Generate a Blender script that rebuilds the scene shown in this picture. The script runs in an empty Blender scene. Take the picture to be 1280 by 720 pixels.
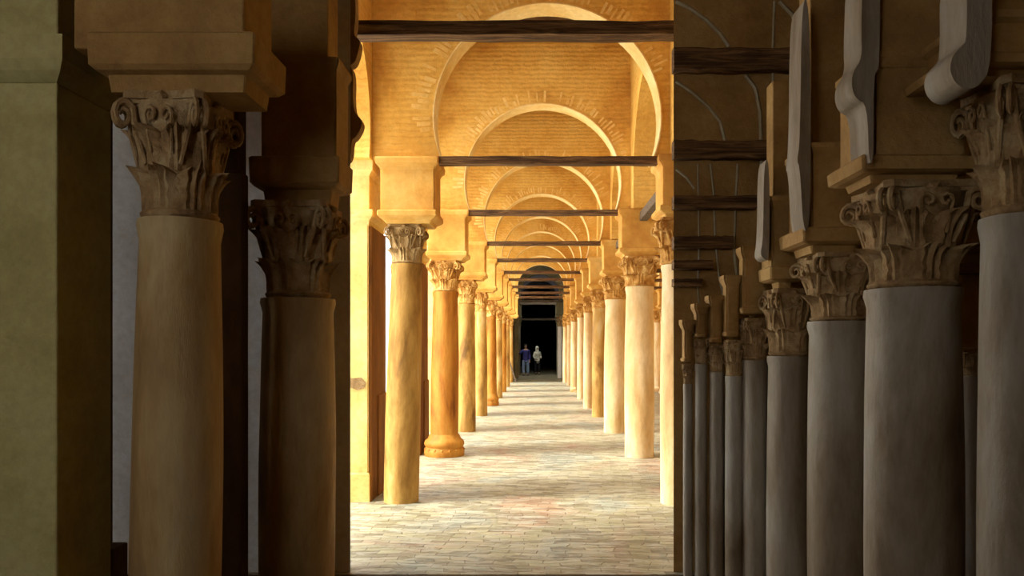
import bpy, bmesh, math, random
from mathutils import Vector
random.seed(7)
C = bpy.context.scene.collection
PI = math.pi
F, CX, CY, EYE = 930.0, 672.0, 433.0, 1.7

def at(px, py, Y):
    return ((px - CX) / F * Y, Y, EYE + (CY - py) / F * Y)

# ------------------------------------------------------------ materials
def ramp(nt, fac, stops):
    r = nt.nodes.new('ShaderNodeValToRGB')
    el = r.color_ramp.elements
    el[0].position, el[0].color = stops[0][0], (*stops[0][1], 1)
    el[1].position, el[1].color = stops[-1][0], (*stops[-1][1], 1)
    for p, c in stops[1:-1]:
        e = el.new(p); e.color = (*c, 1)
    nt.links.new(fac, r.inputs[0])
    return r.outputs[0]

def noise(nt, vec, scale, detail=6, rough=.6, dist=0.0):
    n = nt.nodes.new('ShaderNodeTexNoise')
    n.inputs['Scale'].default_value = scale
    n.inputs['Detail'].default_value = detail
    n.inputs['Roughness'].default_value = rough
    n.inputs['Distortion'].default_value = dist
    nt.links.new(vec, n.inputs['Vector'])
    return n.outputs['Fac']

def mapping(nt, scale, world=True):
    if world:
        g = nt.nodes.new('ShaderNodeNewGeometry').outputs['Position']
    else:
        g = nt.nodes.new('ShaderNodeTexCoord').outputs['Object']
    m = nt.nodes.new('ShaderNodeMapping')
    m.inputs['Scale'].default_value = scale
    nt.links.new(g, m.inputs['Vector'])
    return m.outputs[0]

def mix(nt, fac, a, b, mode='MIX'):
    m = nt.nodes.new('ShaderNodeMix'); m.data_type = 'RGBA'; m.blend_type = mode
    if isinstance(fac, (int, float)): m.inputs['Factor'].default_value = fac
    else: nt.links.new(fac, m.inputs['Factor'])
    for s, v in (('A', a), ('B', b)):
        i = [k for k in m.inputs if k.name == s and k.type == 'RGBA'][0]
        if isinstance(v, tuple): i.default_value = (*v, 1)
        else: nt.links.new(v, i)
    return [o for o in m.outputs if o.type == 'RGBA'][0]

def new_mat(name, rough=.85):
    m = bpy.data.materials.new(name); m.use_nodes = True
    nt = m.node_tree; b = nt.nodes['Principled BSDF']
    b.inputs['Roughness'].default_value = rough
    b.inputs['Specular IOR Level'].default_value = .25
    return m, nt, b

def add_bump(nt, b, fac, dist=.02, strength=.6):
    bp = nt.nodes.new('ShaderNodeBump')
    bp.inputs['Distance'].default_value = dist
    bp.inputs['Strength'].default_value = strength
    nt.links.new(fac, bp.inputs['Height'])
    nt.links.new(bp.outputs[0], b.inputs['Normal'])

def noise_mask(nt):
    return ramp(nt, noise(nt, mapping(nt, (1, 1, 1.6)), 1.6, 4), [(.46, (0, 0, 0)), (.62, (.6, .6, .6))])

def stone(name, stops, scale=2.5, stretch=(1, 1, 1), rough=.85, bump=.015, fine=18, courses=None):
    m, nt, b = new_mat(name, rough)
    v = mapping(nt, stretch)
    n1 = noise(nt, v, scale, 7, .62, .4)
    col = ramp(nt, n1, stops)
    n2 = noise(nt, v, fine, 6, .7)
    shade = ramp(nt, n2, [(.3, (.72, .68, .62)), (.6, (1, 1, 1))])
    col = mix(nt, .6, col, shade, 'MULTIPLY')
    h = n2
    if courses:
        w = nt.nodes.new('ShaderNodeTexWave')
        w.wave_type = 'BANDS'; w.bands_direction = 'Z'
        w.inputs['Scale'].default_value = courses
        w.inputs['Distortion'].default_value = 2.6
        w.inputs['Detail'].default_value = 3
        w.inputs['Detail Scale'].default_value = 1.8
        nt.links.new(mapping(nt, (1, 1, 1)), w.inputs['Vector'])
        lines = ramp(nt, w.outputs['Fac'], [(.0, (.80, .70, .60)), (.16, (1, 1, 1))])
        col = mix(nt, noise_mask(nt), col, lines, 'MULTIPLY')
        mm = nt.nodes.new('ShaderNodeMath'); mm.operation = 'ADD'
        sc_ = nt.nodes.new('ShaderNodeMath'); sc_.operation = 'MULTIPLY'; sc_.inputs[1].default_value = .25
        nt.links.new(w.outputs['Fac'], sc_.inputs[0])
        nt.links.new(n2, mm.inputs[0]); nt.links.new(sc_.outputs[0], mm.inputs[1])
        h = mm.outputs[0]
    nt.links.new(col, b.inputs['Base Color'])
    add_bump(nt, b, h, bump)
    return m

OCHRE = [(.28, (.52, .25, .04)), (.45, (.72, .41, .08)), (.60, (.80, .50, .12)), (.76, (.86, .62, .20))]
M = {}
M['plaster'] = stone('ochre_plaster', OCHRE, 1.1, bump=.03, fine=14, courses=4.5)
M['ring'] = stone('pale_brick_ring', [(.3, (.74, .44, .10)), (.5, (.82, .54, .16)), (.7, (.88, .66, .26))], 3, bump=.02)
M['lime'] = stone('cream_lime_plaster', [(.3, (.76, .50, .16)), (.5, (.84, .63, .27)), (.7, (.90, .74, .40))], 2, bump=.015)
M['impost'] = stone('smooth_ochre_block', [(.28, (.52, .24, .045)), (.5, (.68, .38, .085)), (.72, (.80, .55, .19))], 1.6, bump=.012, fine=9)
M['marble'] = stone('weathered_golden_marble', [(.32, (.17, .085, .02)), (.44, (.38, .21, .05)), (.55, (.54, .33, .09)), (.68, (.68, .52, .26))], 3, stretch=(1, 1, .28), rough=.6, bump=.012)
M['marble_orange'] = stone('orange_marble', [(.32, (.18, .06, .008)), (.46, (.40, .155, .018)), (.66, (.58, .29, .05))], 3, stretch=(1, 1, .25), rough=.6, bump=.012)
M['marble_pale'] = stone('pale_cream_marble', [(.22, (.46, .26, .10)), (.42, (.70, .48, .22)), (.6, (.82, .66, .40)), (.8, (.88, .80, .62))], 2.6, stretch=(1, 1, .3), rough=.55, bump=.012)
M['capital'] = stone('carved_ochre_stone', [(.3, (.30, .12, .02)), (.5, (.60, .33, .085)), (.7, (.80, .56, .22))], 9, bump=.03, fine=30)
M['capital_grey'] = stone('carved_grey_stone', [(.3, (.22, .13, .05)), (.5, (.40, .27, .12)), (.7, (.58, .43, .22))], 7, bump=.03, fine=26)
M['pier'] = stone('yellow_pier_plaster', [(.25, (.72, .44, .12)), (.5, (.86, .64, .24)), (.75, (.92, .76, .38))], 1.8, bump=.012)
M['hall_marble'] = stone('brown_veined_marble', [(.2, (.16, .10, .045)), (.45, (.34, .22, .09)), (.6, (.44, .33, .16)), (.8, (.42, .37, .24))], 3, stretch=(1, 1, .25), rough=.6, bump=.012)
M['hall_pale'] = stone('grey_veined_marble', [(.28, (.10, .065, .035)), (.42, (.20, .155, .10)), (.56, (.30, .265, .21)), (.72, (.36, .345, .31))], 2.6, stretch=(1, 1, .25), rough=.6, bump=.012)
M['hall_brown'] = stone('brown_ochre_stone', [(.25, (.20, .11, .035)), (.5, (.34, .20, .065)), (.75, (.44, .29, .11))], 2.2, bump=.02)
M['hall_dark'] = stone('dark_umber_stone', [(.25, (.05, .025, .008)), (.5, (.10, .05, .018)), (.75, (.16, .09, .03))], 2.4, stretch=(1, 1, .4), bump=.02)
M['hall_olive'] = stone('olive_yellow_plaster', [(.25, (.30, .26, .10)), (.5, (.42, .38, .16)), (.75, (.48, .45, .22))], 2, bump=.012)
M['hall_white'] = stone('bright_outside_white', [(.25, (.66, .66, .64)), (.5, (.76, .77, .76)), (.75, (.82, .82, .82))], 2, bump=.008)  # pale colour standing in for the bright outside between the left columns
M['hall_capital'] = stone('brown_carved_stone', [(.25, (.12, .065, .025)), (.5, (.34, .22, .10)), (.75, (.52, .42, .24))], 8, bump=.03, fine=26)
M['vault_line'] = stone('olive_pale_moulding', [(.3, (.34, .30, .18)), (.7, (.50, .46, .32))], 4, bump=.01)
M['shade_brown'] = stone('shaded_side_brown', [(.25, (.12, .045, .01)), (.5, (.24, .10, .02)), (.75, (.36, .17, .04))], 2.4, stretch=(1, 1, .3), bump=.015)  # shade on the pier sides put into a brown colour
M['dim'] = stone('shade_tinted_stone', [(.25, (.10, .09, .05)), (.5, (.18, .16, .09)), (.75, (.26, .22, .13))], 1.5, bump=.02)  # dimness of the far hall put into the stone colour
M['black'] = stone('shade_black_plaster', [(.25, (.006, .005, .006)), (.75, (.014, .012, .014))], 1.5, bump=.02)  # darkness of the far hall put into the plaster colour
M['ground'] = stone('white_courtyard_marble', [(.3, (.80, .77, .68)), (.7, (.88, .86, .80))], .6, bump=.005)

def wood_mat(name, stops):
    m, nt, b = new_mat(name, .8)
    v = mapping(nt, (1, 1, 1))
    s = mapping(nt, (.9, 9, 14))
    n = noise(nt, s, 2.2, 8, .7, .8)
    nt.links.new(ramp(nt, n, stops), b.inputs['Base Color'])
    add_bump(nt, b, n, .02, .9)
    return m
M['wood'] = wood_mat('dark_weathered_wood', [(.3, (.02, .010, .006)), (.46, (.09, .045, .018)), (.6, (.22, .12, .05)), (.74, (.36, .24, .12))])
M['wood_grey'] = wood_mat('grey_weathered_wood', [(.3, (.05, .04, .03)), (.55, (.16, .12, .08)), (.8, (.30, .24, .17))])

def floor_mat():
    m, nt, b = new_mat('worn_brick_paving', .42)
    b.inputs['Specular IOR Level'].default_value = .5
    g = nt.nodes.new('ShaderNodeNewGeometry').outputs['Position']
    nz = nt.nodes.new('ShaderNodeTexNoise'); nz.inputs['Scale'].default_value = 1.6; nz.inputs['Detail'].default_value = 5
    nt.links.new(g, nz.inputs['Vector'])
    ad = nt.nodes.new('ShaderNodeVectorMath'); ad.operation = 'MULTIPLY_ADD'
    nt.links.new(nz.outputs['Color'], ad.inputs[0]); ad.inputs[1].default_value = (.35, .35, 0)
    nt.links.new(g, ad.inputs[2])
    rot = nt.nodes.new('ShaderNodeMapping'); rot.inputs['Rotation'].default_value = (0, 0, math.radians(5))
    nt.links.new(ad.outputs[0], rot.inputs['Vector'])
    bt = nt.nodes.new('ShaderNodeTexBrick')
    for k, v in (('Scale', 1.0), ('Brick Width', .26), ('Row Height', .085), ('Mortar Size', .006), ('Mortar Smooth', .9), ('Bias', -.05)):
        bt.inputs[k].default_value = v
    bt.inputs['Color1'].default_value = (.50, .49, .41, 1)
    bt.inputs['Color2'].default_value = (.22, .20, .155, 1)
    bt.inputs['Mortar'].default_value = (.22, .18, .13, 1)
    nt.links.new(rot.outputs[0], bt.inputs['Vector'])
    n1 = noise(nt, mapping(nt, (1, .8, 1)), .9, 5, .6, .8)
    tint = ramp(nt, n1, [(.34, (.95, .60, .42)), (.43, (.92, .84, .66)), (.49, (.80, .80, .52)), (.55, (1, .98, .80)), (.61, (.66, .80, .78)), (.70, (.85, 1.0, 1.0))])
    col = mix(nt, .8, bt.outputs['Color'], tint, 'MULTIPLY')
    n2 = noise(nt, mapping(nt, (1.0, 3.4, 1)), 3.0, 7, .75, .9)
    col = mix(nt, ramp(nt, n2, [(.50, (0, 0, 0)), (.60, (.8, .8, .8))]), col, (.50, .50, .41))
    n3 = noise(nt, mapping(nt, (.8, 5.5, 1)), 4.2, 7, .75, .6)
    col = mix(nt, ramp(nt, n3, [(.34, (.85, .85, .85)), (.46, (0, 0, 0))]), col, (.17, .125, .085))
    nt.links.new(col, b.inputs['Base Color'])
    nt.links.new(ramp(nt, n3, [(.35, (.8, .8, .8)), (.6, (.36, .36, .36))]), b.inputs['Roughness'])
    sm = nt.nodes.new('ShaderNodeMath'); sm.operation = 'SUBTRACT'
    nt.links.new(n3, sm.inputs[0]); nt.links.new(bt.outputs['Fac'], sm.inputs[1])
    add_bump(nt, b, sm.outputs[0], .012, .8)
    return m
M['floor'] = floor_mat()

def plain(name, c, rough=.8):
    m, nt, b = new_mat(name, rough)
    n = noise(nt, mapping(nt, (1, 1, 1)), 14, 4)
    nt.links.new(ramp(nt, n, [(.35, tuple(k * .8 for k in c)), (.65, c)]), b.inputs['Base Color'])
    return m
M['skin'] = plain('skin', (.62, .38, .26), .6)
M['navy'] = plain('navy_cloth', (.05, .055, .24))
M['jeans'] = plain('light_blue_cloth', (.36, .55, .95))
M['hair'] = plain('black_hair', (.02, .015, .015))
M['robe'] = plain('white_cloth', (.86, .92, .80))
M['dark_cloth'] = plain('black_cloth', (.02, .02, .03))

# ------------------------------------------------------------ mesh helpers
def link(name, bm, mat, parent=None, smooth=None, recalc=True):
    if recalc: bmesh.ops.recalc_face_normals(bm, faces=bm.faces)
    me = bpy.data.meshes.new(name); bm.to_mesh(me); bm.free()
    me.materials.append(M[mat])
    if smooth is not None:
        me.polygons.foreach_set('use_smooth', [True] * len(me.polygons))
        me.set_sharp_from_angle(angle=math.radians(smooth))
    o = bpy.data.objects.new(name, me); C.objects.link(o)
    if parent: o.parent = parent
    return o

def thing(name, label, cat, loc=(0, 0, 0), group=None):
    o = bpy.data.objects.new(name, None); C.objects.link(o)
    o.location = loc; o.empty_display_size = .1
    o['label'] = label; o['category'] = cat; o['kind'] = 'thing'
    if group: o['group'] = group
    return o

def tag(o, label, cat, group=None):
    o['label'] = label; o['category'] = cat; o['kind'] = 'thing'
    if group: o['group'] = group
    return o

def struct(o, label=None):
    o['kind'] = 'structure'
    if label: o['label'] = label
    return o

def box(bm, x0, x1, y0, y1, z0, z1, bev=0):
    vs = [bm.verts.new((x, y, z)) for z in (z0, z1) for y in (y0, y1) for x in (x0, x1)]
    f = [(0, 2, 3, 1), (4, 5, 7, 6), (0, 1, 5, 4), (2, 6, 7, 3), (0, 4, 6, 2), (1, 3, 7, 5)]
    fs = [bm.faces.new([vs[i] for i in q]) for q in f]
    if bev:
        es = {e for q in fs for e in q.edges}
        bmesh.ops.bevel(bm, geom=list(es), offset=bev, segments=2, affect='EDGES', profile=.5)

def prism(bm, pts, f3):
    """extrude a closed 2-D outline; f3(u, v, k) -> 3-D for k in 0, 1"""
    a = [bm.verts.new(f3(u, v, 0)) for u, v in pts]
    b = [bm.verts.new(f3(u, v, 1)) for u, v in pts]
    bm.faces.new(a); bm.faces.new(b[::-1])
    n = len(pts)
    for i in range(n):
        j = (i + 1) % n
        bm.faces.new((a[i], b[i], b[j], a[j]))

def lathe(bm, prof, n=28, cx=0, cy=0, fn=None):
    rings = []
    for r, z in prof:
        ring = []
        for i in range(n):
            t = 2 * PI * i / n
            x, y, zz = cx + r * math.cos(t), cy + r * math.sin(t), z
            if fn: x, y, zz = fn(x, y, zz, t)
            ring.append(bm.verts.new((x, y, zz)))
        rings.append(ring)
    for a, b in zip(rings, rings[1:]):
        for i in range(n):
            j = (i + 1) % n
            bm.faces.new((a[i], a[j], b[j], b[i]))
    bm.faces.new(rings[0][::-1]); bm.faces.new(rings[-1])

def slab_profile(bm, w, d, levels):
    """square moulded block: levels = [(z, out)], half sizes w, d"""
    rings = []
    for z, o in levels:
        rings.append([bm.verts.new((sx * (w + o), sy * (d + o), z)) for sx, sy in ((-1, -1), (1, -1), (1, 1), (-1, 1))])
    for a, b in zip(rings, rings[1:]):
        for i in range(4):
            j = (i + 1) % 4
            bm.faces.new((a[i], a[j], b[j], b[i]))
    bm.faces.new(rings[0][::-1]); bm.faces.new(rings[-1])

# ------------------------------------------------------------ capital
def capital_mesh(name, rb, rt, h, leaves=8, tiers=2, seed=1, seg=28):
    """Corinthian capital: bell, tiers of acanthus leaves, corner volutes, rosettes"""
    rnd = random.Random(seed)
    bm = bmesh.new()
    def bell(v): return rb * (1 + .03 * math.sin(v * PI)) + (rt * .92 - rb) * max(0, v) ** 2.4
    prof = [(rb * 1.00, 0), (rb * 1.10, .012 * 1), (rb * 1.12, h * .05), (rb * 1.02, h * .08)]
    prof += [(bell(k / 8), h * (.08 + .84 * k / 8)) for k in range(1, 9)]
    lathe(bm, prof, seg)
    for t in range(tiers):
        z0 = h * (.07 + .30 * t); lh = h * (.40 if t == 0 else .42)
        for k in range(leaves):
            a0 = 2 * PI * (k + .5 * (t % 2)) / leaves + rnd.uniform(-.04, .04)
            rows = []
            NV = 8
            for i in range(NV + 1):
                v = i / NV
                half = (PI / leaves) * (1.02 - .10 * v - (.55 if v > .8 else 0) * (v - .8) * 4)
                half *= 1 + .14 * math.sin(v * 19)
                out = .07 + .95 * max(0, v - .40) ** 1.5
                zz = z0 + lh * (v if v < .86 else .86 + (.86 - v) * .9)
                row = []
                for u, d in ((-1, -.02), (-.75, .35), (-.48, .95), (-.24, .25), (0, 1.25), (.24, .25), (.48, .95), (.75, .35), (1, -.02)):
                    vb = min(1, (zz / h - .08) / .84)
                    r = bell(vb) + rb * out * d * (1 if i < NV else .15)
                    a = a0 + u * half
                    row.append(bm.verts.new((r * math.cos(a), r * math.sin(a), zz - (abs(u) * .03 * h if v > .5 else 0))))
                rows.append(row)
            for p, q in zip(rows, rows[1:]):
                for i in range(len(p) - 1):
                    bm.faces.new((p[i], p[i + 1], q[i + 1], q[i]))
    # corner volutes: a tapering spiral roll at each corner, and a small pair in the middle of each face
    for k in range(4):
        a = PI / 4 + k * PI / 2
        cr = rt * 1.16; cz = h * .80; R = h * .12
        ax = Vector((-math.sin(a), math.cos(a), 0)); rad = Vector((math.cos(a), math.sin(a), 0))
        for side in (-1, 1):
            pts = []
            for i in range(15):
                th = i / 14 * 2.6 * PI
                rr = R * (1 - .72 * i / 14)
                c = rad * (cr - rr * math.cos(th + .6) * .9) + Vector((0, 0, cz + rr * math.sin(th + .6) * 1.0)) + ax * side * rb * .13
                pts.append((c, rb * (.085 - .03 * i / 14)))
            start = rad * (bell(.5) * 1.0) + Vector((0, 0, h * .42)) + ax * side * rb * .35
            pts = [(start, rb * .06), (rad * bell(.8) * 1.12 + Vector((0, 0, h * .66)) + ax * side * rb * .22, rb * .08)] + pts
            tube(bm, pts, 6)
        b = k * PI / 2
        rad2 = Vector((math.cos(b), math.sin(b), 0)); ax2 = Vector((-math.sin(b), math.cos(b), 0))
        for side in (-1, 1):
            pts = []
            for i in range(9):
                th = i / 8 * 2 * PI; rr = h * .065 * (1 - .6 * i / 8)
                pts.append((rad2 * (rt * .93) + ax2 * side * (rb * .22 + rr * math.cos(th)) + Vector((0, 0, h * .80 + rr * math.sin(th))), rb * .05))
            tube(bm, [(rad2 * bell(.55) * 1.02 + ax2 * side * rb * .3 + Vector((0, 0, h * .5)), rb * .05)] + pts, 6)
    # abacus with concave sides and a boss on each face
    outl = []
    for k in range(4):
        a = PI / 4 + k * PI / 2; b = a + PI / 2
        p0 = Vector((math.cos(a), math.sin(a))) * rt * 1.30; p1 = Vector((math.cos(b), math.sin(b))) * rt * 1.30
        t = (p1 - p0).normalized()
        mid = Vector((math.cos(a + PI / 4), math.sin(a + PI / 4)))
        for s in range(1, 10):
            u = s / 10
            p = p0.lerp(p1, u) - mid * rt * .16 * math.sin(u * PI)
            outl.append(p)
    for z0, z1, s in ((.90, .935, .93), (.935, 1.0, 1.0)):
        prism(bm, [(p.x * s, p.y * s) for p in outl], lambda u, v, k: (u, v, h * (z1 if k else z0)))
    for k in range(4):
        b = k * PI / 2
        bmesh.ops.create_icosphere(bm, subdivisions=1, radius=h * .075, matrix=__import__('mathutils').Matrix.Translation((math.cos(b) * rt * .80, math.sin(b) * rt * .80, h * .93)))
    bmesh.ops.recalc_face_normals(bm, faces=bm.faces)
    me = bpy.data.meshes.new(name); bm.to_mesh(me); bm.free()
    me.polygons.foreach_set('use_smooth', [True] * len(me.polygons)); me.set_sharp_from_angle(angle=math.radians(40))
    return me

def tube(bm, pts, n=8):
    rings = []
    N = len(pts)
    for i, (c, r) in enumerate(pts):
        c = Vector(c)
        t = (Vector(pts[min(i + 1, N - 1)][0]) - Vector(pts[max(i - 1, 0)][0]))
        t = t.normalized() if t.length > 1e-9 else Vector((0, 0, 1))
        a = t.orthogonal().normalized() if i == 0 else (prev - t * prev.dot(t)).normalized()
        prev = a
        b = t.cross(a)
        rings.append([bm.verts.new(c + (a * math.cos(2 * PI * k / n) + b * math.sin(2 * PI * k / n)) * r) for k in range(n)])
    for p, q in zip(rings, rings[1:]):
        for k in range(n):
            j = (k + 1) % n
            bm.faces.new((p[k], p[j], q[j], q[k]))
    bm.faces.new(rings[0][::-1]); bm.faces.new(rings[-1])

CAPS = [capital_mesh('capital', .17, .235, .44, 8, 2, 3), capital_mesh('capital', .17, .25, .44, 8, 2, 5), capital_mesh('capital', .17, .225, .44, 6, 2, 9)]

def column(name, label, x, y, rb, rt, zc0, zc1, zab, zb=None, cap=0, mats=('marble', 'capital', 'impost'), base=None,
           lean=(0, 0), step=False, group=None, wab=.30, wbl=.27, offx=0.0, seed=0, cat='column', z0=0.0, dbl=None, ledge=True, dab=None, capk=1.0):
    """zc0..zc1 capital, zc1..zab moulded abacus, zab..zb impost block"""
    rnd = random.Random(seed + int(x * 100) + int(y * 10))
    t = thing(name, label, cat, (x, y, z0), group)
    bm = bmesh.new()
    H = zc0 - z0
    zs = 0.0
    bh = {None: 0.0, 'torus': .30, 'plinth': .16}[base]
    prof = []
    n = 22
    for i in range(n + 1):
        v = i / n
        z = bh + (H - bh) * v
        r = rb + (rt - rb) * v + .012 * math.sin(v * PI) * rb * 5
        if v > .975: r = rt * 1.07
        prof.append((r, z))
    prof.insert(-1, (rt * 1.09, H - .03))
    ph = rnd.uniform(0, 6)
    def warp(px, py, pz, th):
        k = 1 - pz / H
        wob = 1 + .010 * math.sin(3 * th + ph + pz * 1.3) + .006 * math.sin(7 * th + pz * 4)
        return (px * wob + lean[0] * k, py * wob + lean[1] * k, pz)
    lathe(bm, prof, 40, fn=warp)
    link('shaft', bm, mats[0], t, 50)
    lx, ly = lean
    if base == 'torus':
        bm = bmesh.new(); R = rb * 1.0
        lathe(bm, [(R * 1.42, 0), (R * 1.46, .05), (R * 1.46, .09), (R * 1.36, .12), (R * 1.34, .14), (R * 1.44, .17), (R * 1.45, .20), (R * 1.38, .24), (R * 1.20, .265), (R * 1.12, .31), (R * 1.02, .34)], 36, lx, ly)
        for k in range(16):
            a = 2 * PI * k / 16
            bmesh.ops.create_icosphere(bm, subdivisions=1, radius=R * .13, matrix=__import__('mathutils').Matrix.Translation((lx + R * 1.38 * math.cos(a), ly + R * 1.38 * math.sin(a), .10)))
        link('base', bm, mats[0], t, 40)
    elif base == 'plinth':
        bm = bmesh.new()
        slab_profile(bm, rb * 1.22, rb * 1.22, [(0, 0), (.07, 0), (.08, -.01)])
        lathe(bm, [(rb * 1.22, .08), (rb * 1.3, .10), (rb * 1.3, .13), (rb * 1.12, .16), (rb * 1.02, .19)], 32)
        link('base', bm, mats[0], t, 40)
    c = bpy.data.objects.new('capital', CAPS[cap].copy()); C.objects.link(c)
    c.data.materials.append(M[mats[1]])
    c.parent = t
    s = rt / .17 * 1.04 * capk
    c.location = (0, 0, zc0 - z0); c.scale = (s, s, (zc1 - zc0) / .44)
    c.rotation_euler = (0, 0, rnd.choice((0, .02, -.03)))
    da = dab if dab else wab
    bm = bmesh.new(); a, b = zc1 - z0, zab - z0; e = b - a
    if step: slab_profile(bm, wab - .05, da - .05, [(a, -.03), (a + e * .30, -.02), (a + e * .34, .02), (a + e * .42, .045), (b - .01, .05), (b, .04)])
    else: slab_profile(bm, wab - .05, da - .05, [(a, -.03), (a + e * .25, -.01), (a + e * .42, .03), (a + e * .55, .05), (b - .01, .05), (b, .04)])
    for v in bm.verts: v.co.x += offx
    bmesh.ops.bevel(bm, geom=[q for q in bm.edges if abs(q.verts[0].co.z - q.verts[1].co.z) > 1e-4], offset=.008, segments=1, affect='EDGES')
    link('abacus', bm, mats[2], t)
    if zb:
        db = dbl if dbl else wbl
        bm = bmesh.new(); a, b = zab - z0, zb - z0
        if ledge:
            slab_profile(bm, wbl, db, [(a, 0), (b - .13, 0), (b - .10, .012), (b - .07, .045), (b - .02, .05), (b, .045)])
        else:
            slab_profile(bm, wbl, db, [(a, 0), (b, 0)])
        for v in bm.verts: v.co.x += offx
        bmesh.ops.bevel(bm, geom=[q for q in bm.edges if abs(q.verts[0].co.z - q.verts[1].co.z) > 1e-4], offset=.012, segments=2, affect='EDGES')
        link('impost_block', bm, mats[2], t)
    return t

# ------------------------------------------------------------ bay table (measured)
def depth(base_y): return EYE * F / (base_y - CY)
BY = [depth(626), depth(569), depth(539), depth(519.5), depth(507), depth(497.5), depth(490), depth(483.5), depth(478)]
BEAM = [205, 267.5, 305, 325.5, 340.5, 349.5, 358.5, 366, 371.5]
BX = [(545, 815), (583, 773), (608, 752), (619, 735), (628, 727), (634, 720), (638, 715), (643, 710), (647, 706)]
ZB = [EYE + (CY - b) / F * y for b, y in zip(BEAM, BY)]
ZW = 6.62                                   # top of walls
AX = [684, 678.5, 679.5, 677.5, 677, 676.5, 676, 676, 676]
XC = [(a - CX) / F * y for a, y in zip(AX, BY)]
RAD = [1.25, 1.225, 1.20, 1.17, 1.15, 1.14, 1.13, 1.12, 1.11]
LXF, LXB = -1.80, -2.20                     # courtyard side wall faces
RXF, RXB = 1.44, 1.86                       # right arcade wall faces

def arch_pts(R, drop, n=40):
    """horseshoe arc from the left springing over the crown to the right one, centre (0,0); springing at -drop"""
    a0 = PI + math.asin(drop / R); a1 = -math.asin(drop / R)
    return [(R * math.cos(a0 + (a1 - a0) * i / n), R * math.sin(a0 + (a1 - a0) * i / n)) for i in range(n + 1)]

def transverse(label, i, y, xc, R, zs, x0, x1, mat='plaster', t=.30, top=ZW - .01, ring=True, group='transverse horseshoe arches across the main aisle', ringmat='ring'):
    drop = R * .38
    zc = zs + drop
    th = thing('horseshoe_arch', label, 'arch', (xc, y, zs), group)
    ap = arch_pts(R, drop)
    pts = [(x0 - xc, 0)] + [(u, v + drop) for u, v in ap] + [(x1 - xc, 0), (x1 - xc, top - zs), (x0 - xc, top - zs)]
    bm = bmesh.new()
    prism(bm, pts, lambda u, v, k: (u, t * (k - .5), v))
    link('spandrel_wall', bm, mat, th)
    # thin lime-plastered soffit lining
    bm = bmesh.new()
    li = .014
    outer = arch_pts(R - .002, drop - .002); 
    inner = [(u * (R - li) / R, v * (R - li) / R) for u, v in outer]
    prism(bm, [(u, v + drop) for u, v in outer] + [(u, v + drop) for u, v in inner[::-1]], lambda u, v, k: (u, (t + .02) * (k - .5), v))
    link('soffit', bm, 'lime' if mat == 'plaster' else mat, th, 30)
    if ring:
        bm = bmesh.new(); rnd = random.Random(i)
        nb = 74
        for k in range(nb):
            a = PI * 1.04 - (PI * 1.08) * (k + .5) / nb
            if rnd.random() < .34: continue
            w = PI * 1.08 / nb * rnd.uniform(.35, .8)
            r0, r1 = R + rnd.uniform(.0, .07), R + rnd.uniform(.10, .25)
            if math.sin(a) * r1 + drop < .03: continue
            quad = [(r0 * math.cos(a - w / 2), r0 * math.sin(a - w / 2) + drop), (r1 * math.cos(a - w / 2), r1 * math.sin(a - w / 2) + drop),
                    (r1 * math.cos(a + w / 2), r1 * math.sin(a + w / 2) + drop), (r0 * math.cos(a + w / 2), r0 * math.sin(a + w / 2) + drop)]
            pr = rnd.uniform(.003, .009)
            if r1 * math.cos(a) + xc < x0 or r1 * math.cos(a) + xc > x1: continue
            prism(bm, quad, lambda u, v, k: (u, -t / 2 - pr if k else -t / 2 + .01, v))
        link('arch_ring', bm, ringmat, th)
    return th

ORD = ['nearest', 'second', 'third', 'fourth', 'fifth', 'sixth', 'seventh', 'eighth', 'ninth']
for i, y in enumerate(BY):
    yw = y + .05
    transverse(f'{ORD[i]} ochre horseshoe arch spanning the bright central aisle' if i else 'nearest and largest ochre horseshoe arch spanning the central aisle',
               i, yw, XC[i], RAD[i], ZB[i] + .01, LXF + .002, RXF - .002, ring=(i < 6))

# longitudinal walls with one horseshoe opening per bay
def side_wall(name, xa, xb, spans, zs, top, y_start, y_end, mat, label):
    pts = [(y_start, zs)]
    for (a, b) in spans:
        c = (a + b) / 2; R = (b - a) / 2 / math.cos(math.asin(.3)); drop = R * .3
        pts += [(c + u, zs + drop + v) for u, v in arch_pts(R, drop, 28)]
    pts += [(y_end, zs), (y_end, top), (y_start, top)]
    bm = bmesh.new()
    prism(bm, pts, lambda u, v, k: (xb if k else xa, u, v))
    return struct(link(name, bm, mat), label)
ys = [BY[0] - 3.3] + BY + [BY[-1] + 3.4]
spL = [(ys[k] + (.78 if k else 1.05), ys[k + 1] - .24) for k in range(len(BY))]
spR = [(ys[k] + (.45 if k else 1.05), ys[k + 1] - .50) for k in range(len(BY))]
side_wall('wall_left', LXB, LXF, spL, 3.72, ZW, 5.85, BY[-1] + .78, 'plaster', 'arcaded wall over the left piers, open to the courtyard')
side_wall('wall_right', RXF, RXB, spR, 3.78, ZW, 5.85, BY[-1] + .78, 'plaster', 'arcaded wall above the right row of columns')

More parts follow.
